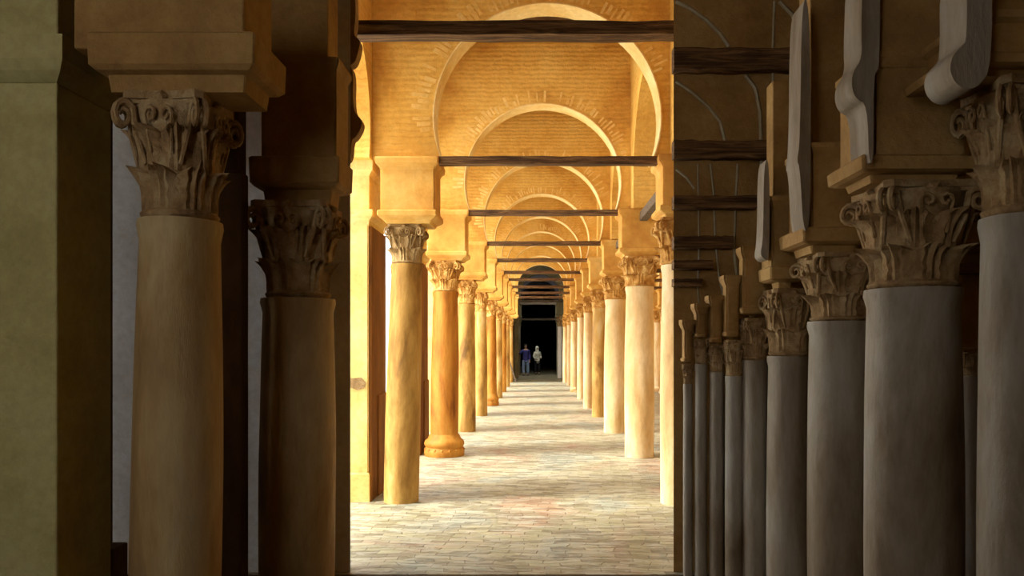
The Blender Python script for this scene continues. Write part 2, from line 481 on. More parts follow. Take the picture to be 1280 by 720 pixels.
# tie beams across the main aisle
def beam(label, x0, x1, y, z, h, d, mat='wood', group='wooden tie beams across the main aisle', seed=0, name='tie_beam'):
    rnd = random.Random(seed)
    o = thing(name, label, 'beam', ((x0 + x1) / 2, y, z), group) if False else None
    bm = bmesh.new(); n = 14
    rings = []
    for k in range(n + 1):
        x = x0 + (x1 - x0) * k / n - (x0 + x1) / 2
        w = [rnd.uniform(-.06, .06) * h for _ in range(4)]
        rings.append([bm.verts.new((x, -d / 2 + w[0] * .3, -h / 2 + w[0])), bm.verts.new((x, d / 2, -h / 2 + w[1])), bm.verts.new((x, d / 2, h / 2 + w[2])), bm.verts.new((x, -d / 2 + w[3] * .3, h / 2 + w[3]))])
    for p, q in zip(rings, rings[1:]):
        for k in range(4): bm.faces.new((p[k], p[(k + 1) % 4], q[(k + 1) % 4], q[k]))
    bm.faces.new(rings[0][::-1]); bm.faces.new(rings[-1])
    bmesh.ops.bevel(bm, geom=[e for e in bm.edges if abs(e.verts[0].co.x - e.verts[1].co.x) > 1e-3], offset=h * .07, segments=1, affect='EDGES')
    o = link(name, bm, mat)
    o.location = ((x0 + x1) / 2, y, z)
    return tag(o, label, 'beam', group)
TH = [.082, .08, .08, .085, .085, .085, .10, .10, .11]
for i, y in enumerate(BY):
    x0, x1 = [(p - CX) / F * y for p in BX[i]]
    beam(f'dark wooden tie beam across the springing of the {ORD[i]} arch', x0 - .06, x1 + .06, y - .20, ZB[i] - .02, TH[i], .12, seed=i)
xa = -1.75; xb = (850 - CX) / F * 5.95
beam('thick rough dark beam crossing the top of the aisle in front of the nearest arch', xa, xb + .3, 5.885, EYE + (CY - 34) / F * 5.805, .105, .16, seed=77)

# ------------------------------------------------------------ left columns of the main aisle
LC = [  # px left/right at foot, px left/right at neck, mats, base, cap
    (480, 523, 490, 527, ('marble', 'capital_grey', 'impost'), None, 0),
    (538, 573, 542, 572, ('marble_orange', 'capital', 'impost'), 'torus', 1),
    (571.5, 594.5, 573.5, 593, ('marble', 'capital', 'impost'), None, 0),
    (593, 609, 594, 608, ('marble', 'capital', 'impost'), None, 2),
    (608.5, 621, 608.5, 620, ('marble_orange', 'capital', 'impost'), 'torus', 0),
    (617.5, 628, 618, 627.5, ('marble', 'capital', 'impost'), None, 1),
    (624.5, 633, 625, 633, ('marble_orange', 'capital', 'impost'), None, 0),
    (630, 637.5, 630.5, 637, ('marble', 'capital', 'impost'), None, 2),
    (635, 641.5, 635, 641, ('marble', 'capital', 'impost'), None, 0)]
LLAB = ['nearest left column of the aisle, leaning golden marble shaft with a greyish leaf capital',
        'second left column, orange marble with a bulging round carved base',
        'third column on the left of the aisle, golden shaft straight to the floor',
        'fourth column on the left of the aisle, slim golden shaft',
        'fifth column on the left of the aisle, with a rounded base',
        'sixth column on the left of the aisle, between the fifth and seventh',
        'seventh column on the left of the aisle, thin in the distance',
        'eighth column on the left of the aisle, next to the last',
        'ninth and farthest lit column on the left, beside the dark opening']
for i, (a, b, c, d, mats, base, cap) in enumerate(LC):
    y = BY[i]; s = y / F
    rb, rt = (b - a) / 2 * s, (d - c) / 2 * s
    xf = ((a + b) / 2 - CX) * s; xn = ((c + d) / 2 - CX) * s
    z0c = 2.60 if i == 0 else 2.55
    if base == 'torus': rb *= .98
    dz = ZB[i] - ZB[0]
    wl = .31 if i == 0 else .285
    xin = XC[i] - RAD[i] * math.cos(math.asin(.38)) - .04          # inner face of the block
    column('marble_column', LLAB[i], xn, y, rb, rt, z0c, 3.02, 3.155, ZB[i] + .012, cap, mats, base, lean=(xf - xn, 0),
           capk=.9, group='columns of the left row', wab=.315, wbl=.29, offx=(xin - .30) - xn, dbl=.25, dab=.29)

# piers on the courtyard side
PLAB = 'square yellow plastered pier on the courtyard side, {}'
PW = ['nearest of them with a bright front face', 'second from the front, behind the leaning column', 'third from the front', 'fourth from the front',
      'fifth from the front', 'sixth from the front', 'seventh from the front', 'eighth from the front', 'ninth and farthest']
for i, y in enumerate(BY):
    t = thing('square_pier', PLAB.format(PW[i]), 'pier', ((LXB + -1.85) / 2, y + .34, 0), 'square piers on the courtyard side')
    w = .175; d = .40
    bm = bmesh.new()
    slab_profile(bm, w, d, [(0, .015), (.30, .012), (.32, 0), (3.02, 0)])
    bmesh.ops.bevel(bm, geom=[q for q in bm.edges if abs(q.verts[0].co.z - q.verts[1].co.z) > .5], offset=.012, segments=2, affect='EDGES')
    link('shaft', bm, 'pier', t)
    bm = bmesh.new(); box(bm, w + .002, w + .03, -d + .03, d - .005, 0, 3.02, .006)  # dark slab added for the pier's shaded side, shade put in its colour
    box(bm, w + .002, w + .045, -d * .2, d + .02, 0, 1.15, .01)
    if i == 0:
        bq = bmesh.new()
        prism(bq, [(-.17, 1.24), (-.10, 1.22), (-.02, 1.25), (.06, 1.22), (.13, 1.24), (.15, 1.30), (.10, 1.36), (.0, 1.35), (-.08, 1.38), (-.16, 1.35)], lambda u, v, k: (u, -d - .012 * k + .004, v))
        pp = link('peeled_patch', bq, 'hall_capital', t); pp['label'] = 'brown patch of peeled plaster'
    sf = link('side_shade', bm, 'shade_brown', t); sf['label'] = 'dark brown slab with the shade in its colour, on the side towards the aisle'
    bm = bmesh.new()
    slab_profile(bm, w, d, [(3.02, 0), (3.08, .012), (3.12, .05), (3.16, .055), (3.19, .055), (3.195, .015)])
    link('cornice', bm, 'pier', t)
    bm = bmesh.new()
    slab_profile(bm, w + .01, d + .01, [(3.195, 0), (3.56, 0), (3.62, .045), (3.70, .05), (3.72, .05)])
    link('impost_block', bm, 'pier', t)

# ------------------------------------------------------------ right columns of the main aisle
RC = [  # foot left/right, neck left/right, depth from base y
    (826, 870, 828, 868, 628.5, 'marble_pale', None, 1),
    (781, 817, 783, 816, 570.5, 'marble_pale', None, 0),
    (755, 781, 757, 781, 540.5, 'marble_pale', None, 1),
    (740, 756.5, 741, 757, 521, 'marble', None, 2),
    (729, 740.5, 730, 741, 510, 'marble_pale', None, 0),
    (721.5, 731, 722, 731, 499, 'marble_pale', None, 1),
    (713, 721.5, 714, 722, 490, 'marble_pale', 'plinth', 0),
    (708.5, 715, 709, 715, 482, 'marble_pale', None, 2),
    (703.5, 709.5, 704, 709.5, 478, 'marble_pale', None, 0)]
RLAB = ['nearest right column, cream marble cut off by the dark wall edge',
        'second right column, thick cream marble with a deeply carved leaf capital',
        'third column on the right of the aisle, smooth cream shaft',
        'fourth column on the right, spotted golden shaft worn at the foot',
        'fifth column on the right of the aisle, cream shaft narrowing at the foot',
        'sixth column on the right of the aisle, pale shaft',
        'seventh column on the right, standing on a low square base',
        'eighth column on the right of the aisle, thin and pale',
        'ninth and farthest lit column on the right, beside the dark opening']
for i, (a, b, c, d, by, mat, base, cap) in enumerate(RC):
    y = depth(by); s = y / F
    rb, rt = (b - a) / 2 * s, (d - c) / 2 * s
    xf = ((a + b) / 2 - CX) * s; xn = ((c + d) / 2 - CX) * s
    xin = XC[i] + RAD[i] * math.cos(math.asin(.38)) + .03
    column('marble_column', RLAB[i], xn, y, rb, rt, 2.62 if i else 2.58, 3.07, 3.19, ZB[i] + .012, cap, (mat, 'capital', 'impost'), base, lean=(xf - xn, 0),
           group='columns of the right row', wab=.31, wbl=.27, offx=(xin + .30) - xn, dbl=.25, dab=.29)
# longitudinal tie beams of the right arcade
for i in range(5):
    y0, y1 = depth(RC[i][4]) + .25, depth(RC[i + 1][4]) - .25
    bm = bmesh.new(); box(bm, -.06, .06, y0 - (y0 + y1) / 2, y1 - (y0 + y1) / 2, -.065, .065, .008)
    o = link('tie_beam', bm, 'wood_grey'); o.location = (1.60 if i == 0 else 1.58, (y0 + y1) / 2, 3.66)
    tag(o, ['grey squared beam running lengthwise between the first and second right columns', 'grey squared beam running lengthwise between the second and third right columns',
            'grey beam running lengthwise between the third and fourth right columns', 'grey beam running lengthwise between the fourth and fifth right columns',
            'grey beam running lengthwise between the fifth and sixth right columns'][i], 'beam', 'lengthwise beams of the right arcade')

# right side aisle seen between the columns
for i in range(0, 9):
    t = transverse(f'ochre arch of the right-hand side aisle, level with the {ORD[i]} main arch', 20 + i, BY[i] + .05, 3.35, 1.2, 3.75, RXB + .002, 4.945, ring=False,
                   group='arches of the right side aisle')
for k, (px, by) in enumerate(((821.5, 492), (792, 489), (812, 500))):
    y = depth(by)
    column('marble_column', ['slim pale column seen through the gap beside the second right column', 'slim column of the side aisle behind the third right column', 'slim column of the side aisle hidden behind the second right column'][k],
           4.6, y, .17, .16, 2.6, 3.05, 3.18, 3.76, 0, ('marble_pale', 'capital', 'impost'), 'plinth', group='columns of the right side aisle', wbl=.25, dbl=.25)
bm = bmesh.new(); box(bm, 4.95, 5.2, 5.85, BY[-1] + .78, 0, ZW); struct(link('wall_side_aisle', bm, 'plaster'), 'ochre wall closing the right side aisle')
for k in range(7):
    y = BY[k + 1] - .2
    beam(f'dark tie beam in the right side aisle, at its {ORD[k]} arch', RXB + .002, 4.948, y, 3.86, .11, .1, group='tie beams of the right side aisle', seed=60 + k)

# ------------------------------------------------------------ ceiling with openings added to let light in, floors
bm = bmesh.new()
def slab_holes(x0, x1, y0, y1, hx0, hx1, hy0, hy1):
    for a, b, c, d in ((x0, x1, y0, hy0), (x0, x1, hy1, y1), (x0, hx0, hy0, hy1), (hx1, x1, hy0, hy1)):
        box(bm, a, b, c, d, ZW, ZW + .18)
prev = 5.6
for y in BY:
    hy0 = prev + .7; hy1 = y - .95
    slab_holes(LXB, RXB, prev, y, -1.2, .2, hy0, max(hy0 + .3, hy1 - .4))
    slab_holes(RXB, 5.2, prev, y, 2.9, 3.9, hy0, max(hy0 + .3, hy1))
    prev = y
box(bm, LXB, 5.2, prev, prev + .78, ZW, ZW + .18)
struct(link('ceiling', bm, 'hall_dark'), 'dark roof over the aisles, openings added above each bay for light')
YEND = BY[-1] + .86
bm = bmesh.new(); box(bm, LXB - .3, 5.2, 5.55, YEND, -.2, 0); struct(link('floor', bm, 'floor'), 'worn pale brick and stone paving')
bm = bmesh.new(); box(bm, -45, LXB - .3, 5.0, 90, -.25, -.02); struct(link('floor_courtyard', bm, 'ground'), 'white sunlit courtyard paving')
bm = bmesh.new(); box(bm, -45, 6, 90, 90.6, -.25, 9); struct(link('wall_courtyard', bm, 'ground'), 'white wall closing the courtyard')

# ------------------------------------------------------------ dark prayer hall beyond the last arch
D0 = YEND; D1 = 62
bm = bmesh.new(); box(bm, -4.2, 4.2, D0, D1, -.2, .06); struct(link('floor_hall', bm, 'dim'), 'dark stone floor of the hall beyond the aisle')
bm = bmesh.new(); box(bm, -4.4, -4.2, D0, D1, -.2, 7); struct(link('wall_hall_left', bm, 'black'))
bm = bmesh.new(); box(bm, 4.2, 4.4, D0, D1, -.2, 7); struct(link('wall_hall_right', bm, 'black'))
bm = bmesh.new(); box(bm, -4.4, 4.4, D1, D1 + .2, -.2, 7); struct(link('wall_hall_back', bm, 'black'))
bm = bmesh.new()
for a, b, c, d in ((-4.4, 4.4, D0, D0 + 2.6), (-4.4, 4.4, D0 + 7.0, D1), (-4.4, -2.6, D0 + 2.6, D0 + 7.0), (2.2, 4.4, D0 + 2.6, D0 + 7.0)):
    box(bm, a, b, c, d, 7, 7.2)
struct(link('ceiling_hall', bm, 'black'))  # roof opening added to light the figures below
bm = bmesh.new()
box(bm, -4.4, LXB, D0 - .07, D0, -.2, 7); box(bm, RXB, 5.2, D0 - .07, D0, -.2, 7)
struct(link('wall_hall_front', bm, 'plaster'), 'wall either side of the entrance to the dark hall')
dy = [BY[-1] + 3.3, BY[-1] + 6.8, BY[-1] + 10.4]
for k, y in enumerate(dy):
    transverse(f'{["dim grey olive arch just inside the dark hall", "dim arch deeper inside the dark hall", "deepest dim arch inside the dark hall"][k]}', 40 + k, y, .12 - .03 * k, [1.02, .98, .95][k], [4.02, 4.1, 4.15][k], -4.19, 4.19,
               mat=['dim', 'black', 'black'][k], top=6.97, ring=False, group='arches of the dark hall')
    beam(['weathered beam at the first arch of the dark hall', 'weathered beam at the second arch of the dark hall', 'weathered beam at the third arch of the dark hall'][k], -1.05, 1.3, y - .215, [4.03, 4.1, 3.35][k], .12, .12, 'wood_grey',
         'tie beams of the dark hall', 80 + k)
for k, (x, y, lb) in enumerate(((1.17, dy[0], 'column painted white as if lit, just inside the dark hall on the right'), (-1.12, dy[0], 'column in shadow just inside the dark hall on the left'),
                                (1.2, dy[1], 'second column inside the dark hall on the right'), (-1.1, dy[1], 'second column inside the dark hall on the left'))):
    pale = k in (0,)  # white puts light into the first column, dim stone puts shade into the others
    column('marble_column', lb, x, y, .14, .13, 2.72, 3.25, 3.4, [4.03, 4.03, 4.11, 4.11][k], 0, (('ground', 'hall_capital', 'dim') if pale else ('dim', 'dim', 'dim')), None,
           group='columns of the dark hall', wbl=.19, dbl=.2, wab=.22, z0=.06)
# low slanting timber leaning by the last left column
bm = bmesh.new()
p0 = Vector(at(637, 452, BY[-1] - .9)); p1 = Vector(at(645, 475.5, BY[-1] - .9)); p1.z = .05
tube(bm, [(p0, .045), (p0.lerp(p1, .5), .045), (p1, .045)], 4)
tag(link('timber_prop', bm, 'wood_grey'), 'short slanting timber leaning at the farthest left column', 'timber')

# ------------------------------------------------------------ people in the doorway of the dark hall
def skin_mesh(name, joints, edges, mat, parent=None, sub=2):
    me = bpy.data.meshes.new(name)
    me.from_pydata([j[0] for j in joints], edges, [])
    o = bpy.data.objects.new(name, me); C.objects.link(o)
    md = o.modifiers.new('Skin', 'SKIN'); md.use_smooth_shade = True
    for v, j in zip(me.skin_vertices[0].data, joints):
        r = j[1]; v.radius = r if isinstance(r, tuple) else (r, r)
    me.skin_vertices[0].data[0].use_root = True
    s = o.modifiers.new('Sub', 'SUBSURF'); s.levels = sub; s.render_levels = sub
    me.materials.append(M[mat])
    if parent: o.parent = parent
    return o

def person(label, x, y, z, k, arms, head_mat, top, legs, scarf, rot):
    t = thing('person', label, 'person', (x, y, z), 'people in the dark hall')
    t.rotation_euler = (0, 0, rot); t.scale = (k, k, k)
    J = [((0, 0, .92), .105), ((0, 0, 1.10), (.14, .10)), ((0, 0, 1.30), (.17, .11)), ((0, 0, 1.43), (.10, .08)), ((0, -.01, 1.50), .052),
         ((0, -.02, 1.58), (.070, .085)), ((0, -.025, 1.66), (.078, .092)), ((0, -.01, 1.73), (.055, .065))]
    E = [(0, 1), (1, 2), (2, 3), (3, 4), (4, 5), (5, 6), (6, 7)]
    def add(p, r, par):
        J.append((p, r)); E.append((par, len(J) - 1)); return len(J) - 1
    for s in (-1, 1):
        h = add((s * .09, 0, .84), .095, 0); kn = add((s * (.10 + .02), -.02, .48), .062, h); an = add((s * .11, .01, .09), .042, kn)
        add((s * .12, -.09, .045), (.042, .032), an); 
        sh, el, wr, hd = arms[0 if s < 0 else 1]
        a = add(sh, .062, 3); b = add(el, .045, a); c = add(wr, .030, b); d = add(hd, (.038, .024), c)
        dv = (Vector(hd) - Vector(wr)).normalized()
        side = dv.cross(Vector((0, 1, 0))).normalized() if abs(dv.y) < .9 else Vector((1, 0, 0))
        for q, ln in ((-1.5, .060), (-.5, .075), (.5, .080), (1.5, .068)):
            f1 = Vector(hd) + dv * .03 + side * q * .019
            f2 = f1 + dv * ln * .6 + Vector((0, -.012, 0))
            g = add(tuple(f1), .010, d); add(tuple(f2), .008, g)
        th = Vector(hd) - dv * .01 + side * -.04 + Vector((0, -.015, 0))
        add(tuple(th + dv * .035), .010, d)
    b = skin_mesh('body', J, E, 'skin', t)
    from mathutils import Matrix as MX
    def blob(nm, mt, r, loc, sc, sub=2):
        bm = bmesh.new(); bmesh.ops.create_icosphere(bm, subdivisions=sub, radius=r, matrix=MX.Translation(loc) @ MX.Diagonal((*sc, 1)))
        return link(nm, bm, mt, t, 60)
    blob('nose', 'skin', .016, (0, -.117, 1.635), (.8, 1.2, 1.6))
    blob('mouth', 'hair', .012, (0, -.103, 1.595), (2, .6, .5), 1)
    for s in (-1, 1):
        blob('ear', 'skin', .02, (s * .08, 0, 1.64), (.4, .9, 1.5))
        blob('eye', 'hair', .011, (s * .03, -.102, 1.66), (1, 1, 1), 1)
    # jacket with sleeves
    arm_pts = []
    JJ = [((0, 0, .80), (.20, .16)), ((0, 0, 1.10), (.165, .125)), ((0, 0, 1.30), (.195, .135)), ((0, 0, 1.44), (.10, .09))]
    EE = [(0, 1), (1, 2), (2, 3)]
    JJ[0] = ((0, 0, top[1]), (.205, .17))
    for s in (0, 1):
        sh, el, wr, hd = arms[s]
        JJ += [(sh, .082), (el, .066), (wr, .050)]
        n = len(JJ); EE += [(3, n - 3), (n - 3, n - 2), (n - 2, n - 1)]
    skin_mesh(top[2], JJ, EE, top[0], t)
    JJ = [((0, 0, .95), (.16, .125))]; EE = []
    for s in (-1, 1):
        n = len(JJ)
        JJ += [((s * .095, 0, .82), .115), ((s * .12, -.02, .48), .088), ((s * .12, .01, .12), .085)]
        EE += [(0, n), (n, n + 1), (n + 1, n + 2)]
    skin_mesh('trousers', JJ, EE, legs, t)
    for s in (-1, 1): blob('shoe', 'dark_cloth', .06, (s * .118, -.06, .035), (.8, 2.1, .58))
    bm = bmesh.new()
    if scarf:
        lathe(bm, [(.20, 1.28), (.17, 1.36), (.115, 1.45), (.105, 1.55), (.112, 1.64), (.105, 1.71), (.07, 1.765), (.02, 1.785)], 24, 0, .022)
        link('headscarf', bm, scarf, t, 60)
    else:
        bmesh.ops.create_icosphere(bm, subdivisions=3, radius=.10, matrix=MX.Translation((0, .018, 1.69)) @ MX.Diagonal((.95, 1.08, .9, 1)))
        link('hair', bm, 'hair', t, 60)
    return t
zf = .06
y1 = (EYE - zf) * F / (469.5 - CY)
person('standing person in dark navy jacket and light blue trousers, elbow out', (657 - CX) / F * y1, y1, zf, 1.00,
       [((-.17, 0, 1.40), (-.34, -.04, 1.22), (-.40, -.22, 1.30), (-.42, -.30, 1.32)), ((.17, 0, 1.40), (.23, .02, 1.12), (.22, -.06, .88), (.22, -.08, .80))],
       'hair', ('navy', .70, 'jacket'), 'jeans', None, .15)
y2 = y1 + 1.6
person('second person wearing a white headscarf and pale wrap over black trousers', (671.5 - CX) / F * y2, y2, zf, .93,
       [((-.16, 0, 1.38), (-.26, .0, 1.14), (-.20, -.14, .98), (-.17, -.2, .95)), ((.16, 0, 1.38), (.24, .0, 1.14), (.18, -.16, 1.02), (.13, -.22, 1.0))],
       'hair', ('robe', .66, 'wrap'), 'dark_cloth', 'robe', .5)

# ------------------------------------------------------------ front hall added on both sides of the opening, closed in for shade
PY = 5.60
def px(p, Y): return (p - CX) / F * Y
def pz(p, Y): return EYE + (CY - p) / F * Y
HT = 4.75
# splayed jambs so the wall ends in one clean edge
bm = bmesh.new()
xl = px(438, PY)  # added wall, its white takes the place of the bright outside
prism(bm, [(-4.8, PY), (xl, PY), (xl - .09, PY + .2), (-4.8, PY + .2)], lambda u, v, k: (u, v, HT + .2 if k else -.2))
struct(link('added_wall_front_left', bm, 'hall_white'), 'added pale wall in place of the bright outside, behind the shaded left columns')
bm = bmesh.new()
xr = px(842, PY)
prism(bm, [(xr, PY), (4.4, PY), (4.4, PY + .2), (xr + .09, PY + .2)], lambda u, v, k: (u, v, HT + .2 if k else -.2))
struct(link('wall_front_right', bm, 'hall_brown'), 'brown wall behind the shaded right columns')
bm = bmesh.new(); box(bm, -4.8, 4.4, PY, PY + .25, HT + .2, 7.2); struct(link('wall_front_upper', bm, 'plaster'))
bm = bmesh.new(); box(bm, -5.0, 4.6, -2.5, PY, HT, HT + .2); struct(link('added_ceiling_front', bm, 'hall_brown'))  # unseen roof added to keep daylight off the front hall
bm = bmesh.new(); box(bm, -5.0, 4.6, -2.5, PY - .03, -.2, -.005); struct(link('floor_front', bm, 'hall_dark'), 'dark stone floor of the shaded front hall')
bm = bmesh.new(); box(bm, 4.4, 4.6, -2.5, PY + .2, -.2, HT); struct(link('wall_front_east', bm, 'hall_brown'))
bm = bmesh.new()
BX0, BX1, BZ0, BZ1 = -4.4, -2.4, 2.2, 4.3  # unseen opening added behind the camera, sized to light the front hall
box(bm, -5.0, BX0, -2.7, -2.5, -.2, HT + .2); box(bm, BX1, 4.6, -2.7, -2.5, -.2, HT + .2)
box(bm, BX0, BX1, -2.7, -2.5, -.2, BZ0); box(bm, BX0, BX1, -2.7, -2.5, BZ1, HT + .2)
struct(link('added_wall_front_back', bm, 'hall_brown'), 'added back wall closing in the front hall, with an opening to light the columns')
WY0, WY1, WZ0, WZ1 = -.9, .5, 1.6, 3.4  # unseen side opening added to light the hall columns from the left
bm = bmesh.new()
box(bm, -5.0, -4.8, -2.5, WY0, -.2, HT); box(bm, -5.0, -4.8, WY1, PY + .2, -.2, HT)
box(bm, -5.0, -4.8, WY0, WY1, -.2, WZ0); box(bm, -5.0, -4.8, WY0, WY1, WZ1, HT)
struct(link('added_wall_front_west', bm, 'hall_brown'), 'added side wall closing in the front hall, with an opening for light from the left')

HM = ('hall_marble', 'hall_capital', 'hall_brown')
HP = ('hall_pale', 'hall_capital', 'hall_brown')
def hall_column(label, cx, w_foot, w_neck, Y, y_cap0, y_cap1, y_ab, y_bl, x_ab, x_bl, mats, lean_px=0, cap=0, name='marble_column', gh='shaded columns of the front hall', cw=1.0, db=.25):
    """all measures in photo pixels at distance Y"""
    s = Y / F
    x = (cx - CX) * s
    sa = (Y - db - .02) / F; sb = (Y - db) / F          # abacus and block are measured on their front faces
    ab = ((x_ab[1] - x_ab[0]) / 2) * sa; ox = ((x_ab[0] + x_ab[1]) / 2 - CX) * sa - x
    t = column(name, label, x, Y, w_foot / 2 * s, w_neck / 2 * s, pz(y_cap0, Y), pz(y_cap1, Y), pz(y_ab, Y), None, cap, mats, None,
               lean=(lean_px * s, 0), group=gh, wab=ab, offx=ox, dab=db + .02, capk=cw, step=True)
    if y_bl is not None:
        bm = bmesh.new()
        z0, z1 = pz(y_ab, Y), pz(y_bl, Y)
        slab_profile(bm, (x_bl[1] - x_bl[0]) / 2 * sb, db, [(z0, 0), (z1 - .06 * Y / 4, 0), (z1 - .03, .02), (z1, .02)])
        for v in bm.verts: v.co.x += ((x_bl[0] + x_bl[1]) / 2 - CX) * sb - x
        bmesh.ops.bevel(bm, geom=[q for q in bm.edges if abs(q.verts[0].co.z - q.verts[1].co.z) > .02], offset=.012, segments=2, affect='EDGES')
        link('impost_block', bm, mats[2], t)
    return t

def chaikin(pts, k=2):
    for _ in range(k):
        q = []
        for i in range(len(pts)):
            a, b = pts[i], pts[(i + 1) % len(pts)]
            q += [(a[0] * .75 + b[0] * .25, a[1] * .75 + b[1] * .25), (a[0] * .25 + b[0] * .75, a[1] * .25 + b[1] * .75)]
        pts = q
    return pts

def profile(parent, pts, Y, d, mat, name):
    pts = chaikin(pts)
    bm = bmesh.new(); o = parent.location
    prism(bm, [(px(a, Y) - o.x, min(pz(b, Y), HT) - o.z) for a, b in pts], lambda u, v, k: (u, Y - o.y + d * k, v))
    return link(name, bm, mat, parent, 50)

def block(parent, x0, x1, y0, y1, Y, d, mat, name):
    bm = bmesh.new(); o = parent.location
    box(bm, px(x0, Y) - o.x, px(x1, Y) - o.x, Y - o.y, Y + d - o.y, max(pz(y1, Y), 0) - o.z, min(pz(y0, Y), HT) - o.z, .01)
    return link(name, bm, mat, parent)

# left: yellow pier, leaning column, dark pier, second column
Y = 3.9
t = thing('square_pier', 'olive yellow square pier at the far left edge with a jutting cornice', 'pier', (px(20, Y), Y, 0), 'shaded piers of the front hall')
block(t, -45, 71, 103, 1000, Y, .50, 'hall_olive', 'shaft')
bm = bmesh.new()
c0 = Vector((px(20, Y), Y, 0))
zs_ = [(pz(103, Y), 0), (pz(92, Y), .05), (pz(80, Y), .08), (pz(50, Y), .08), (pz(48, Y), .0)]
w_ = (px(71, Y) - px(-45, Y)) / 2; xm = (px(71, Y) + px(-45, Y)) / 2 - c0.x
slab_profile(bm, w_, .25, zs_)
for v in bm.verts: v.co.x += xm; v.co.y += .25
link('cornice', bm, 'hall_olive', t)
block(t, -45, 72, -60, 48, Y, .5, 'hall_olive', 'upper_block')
# dark slab for the olive pier's shaded side, shade put into its colour
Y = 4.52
t = thing('square_pier', 'dark brown slab for the shaded side of the olive pier, beside the big leaning column', 'pier', (px(110, Y), Y, 0), 'shaded piers of the front hall')  # no separate pier; shaft, plinth and cornice stand in for the shaded side
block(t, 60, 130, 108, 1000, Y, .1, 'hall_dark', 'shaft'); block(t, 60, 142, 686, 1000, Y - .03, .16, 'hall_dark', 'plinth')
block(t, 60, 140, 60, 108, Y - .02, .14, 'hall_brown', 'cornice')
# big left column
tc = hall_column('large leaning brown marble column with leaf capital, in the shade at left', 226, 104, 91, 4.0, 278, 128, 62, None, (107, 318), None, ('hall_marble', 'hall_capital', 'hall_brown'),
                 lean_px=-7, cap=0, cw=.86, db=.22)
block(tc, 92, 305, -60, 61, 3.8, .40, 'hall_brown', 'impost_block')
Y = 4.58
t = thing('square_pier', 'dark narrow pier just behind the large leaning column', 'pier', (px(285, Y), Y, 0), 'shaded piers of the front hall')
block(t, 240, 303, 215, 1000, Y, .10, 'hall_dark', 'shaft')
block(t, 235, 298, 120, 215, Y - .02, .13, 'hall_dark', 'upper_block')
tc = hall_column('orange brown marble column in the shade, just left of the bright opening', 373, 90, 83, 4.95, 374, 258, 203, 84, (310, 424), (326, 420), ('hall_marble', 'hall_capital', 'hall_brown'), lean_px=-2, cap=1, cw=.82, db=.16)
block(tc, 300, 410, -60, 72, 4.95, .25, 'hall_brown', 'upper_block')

# right: receding row
defs = [
    ('brown and cream marble column cut off by the right edge of the picture', 1278, 96, 90, 3.25, 272, 110, 88, 40, (1196, 1345), (1222, 1330), HP, 0, 1),
    ('thick pale column with deeply carved capital, second from the right edge', 1141, 110, 104, 3.75, 362, 236, 206, 85, (1078, 1228), (1092, 1208), HP, 0, 0),
    ('third shaded column from the right edge, with a reddish shaft', 1050, 76, 71, 4.55, 402, 320, 290, 190, (1004, 1092), (1014, 1078), HP, 0, 1),
    ('fourth shaded column from the right edge, half as wide as the third', 985, 51, 47, 4.95, 445, 362, 335, 250, (963, 1009), (965, 1007), HP, 0, 2),
    ('fifth shaded column from the right edge, pale and slim', 944, 32, 30, 5.15, 450, 398, 384, 310, (927, 961), (929, 959), HP, 0, 0),
    ('sixth shaded column from the right edge, a slim pale shaft', 918, 23, 21, 5.2, 470, 425, 414, 345, (907, 925), (908, 924), HP, 0, 1),
    ('seventh shaded column from the right edge, close beside the sixth', 896, 19, 17, 5.28, 465, 432, 422, 370, (888, 904), (889, 903), HP, 0, 2),
    ('eighth shaded column from the right edge, very thin', 876, 15, 14, 5.32, 455, 425, 416, 380, (870, 884), (871, 883), HP, 0, 0),
    ('thin shaded column nearest the right side of the bright opening', 860, 12, 11, 5.36, 480, 455, 447, 400, (855, 867), (856, 866), HP, 0, 0),
    ('thin short column behind, between the two rightmost thick columns', 1213, 27, 25, 5.1, 470, 440, 432, None, (1198, 1229), None, HP, 0, 2)]
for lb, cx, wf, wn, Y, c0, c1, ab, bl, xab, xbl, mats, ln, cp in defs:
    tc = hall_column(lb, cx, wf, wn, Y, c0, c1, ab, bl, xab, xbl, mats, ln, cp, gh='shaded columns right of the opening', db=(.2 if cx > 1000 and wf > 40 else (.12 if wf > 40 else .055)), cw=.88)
    if lb.startswith('thick pale'):
        block(tc, 1100, 1178, -60, 84, 3.54, .28, 'hall_brown', 'upper_block')
        profile(tc, [(1080, -60), (1100, -60), (1100, 84), (1094, 90), (1092, 112), (1092, 203), (1086, 203), (1084, 130), (1070, 124), (1064, 108), (1066, 90), (1078, 72), (1076, 40)], 3.50, .2, 'hall_pale', 'plaster_edge')
    if lb.startswith('brown and cream'):
        block(tc, 1240, 1330, -60, 40, 3.12, .22, 'hall_brown', 'upper_block')
        profile(tc, [(1208, -60), (1240, -60), (1240, 84), (1224, 108), (1208, 112), (1194, 104), (1187, 88), (1190, 70), (1202, 58), (1209, 50)], 2.97, .2, 'hall_pale', 'plaster_edge')
    if lb.startswith('third'):
        block(tc, 1013, 1076, -60, 188, 4.5, .2, 'hall_brown', 'upper_block')
        profile(tc, [(1002, 0), (1012, 0), (1014, 190), (1012, 288), (1004, 288), (1000, 210), (996, 200), (1000, 180)], 4.31, .2, 'hall_pale', 'plaster_edge')
    if lb.startswith('fourth'):
        block(tc, 966, 1006, 100, 248, 4.92, .14, 'hall_brown', 'upper_block')
        profile(tc, [(955, 200), (962, 200), (962, 325), (956, 325), (950, 318), (954, 300)], 4.79, .14, 'hall_pale', 'plaster_edge')

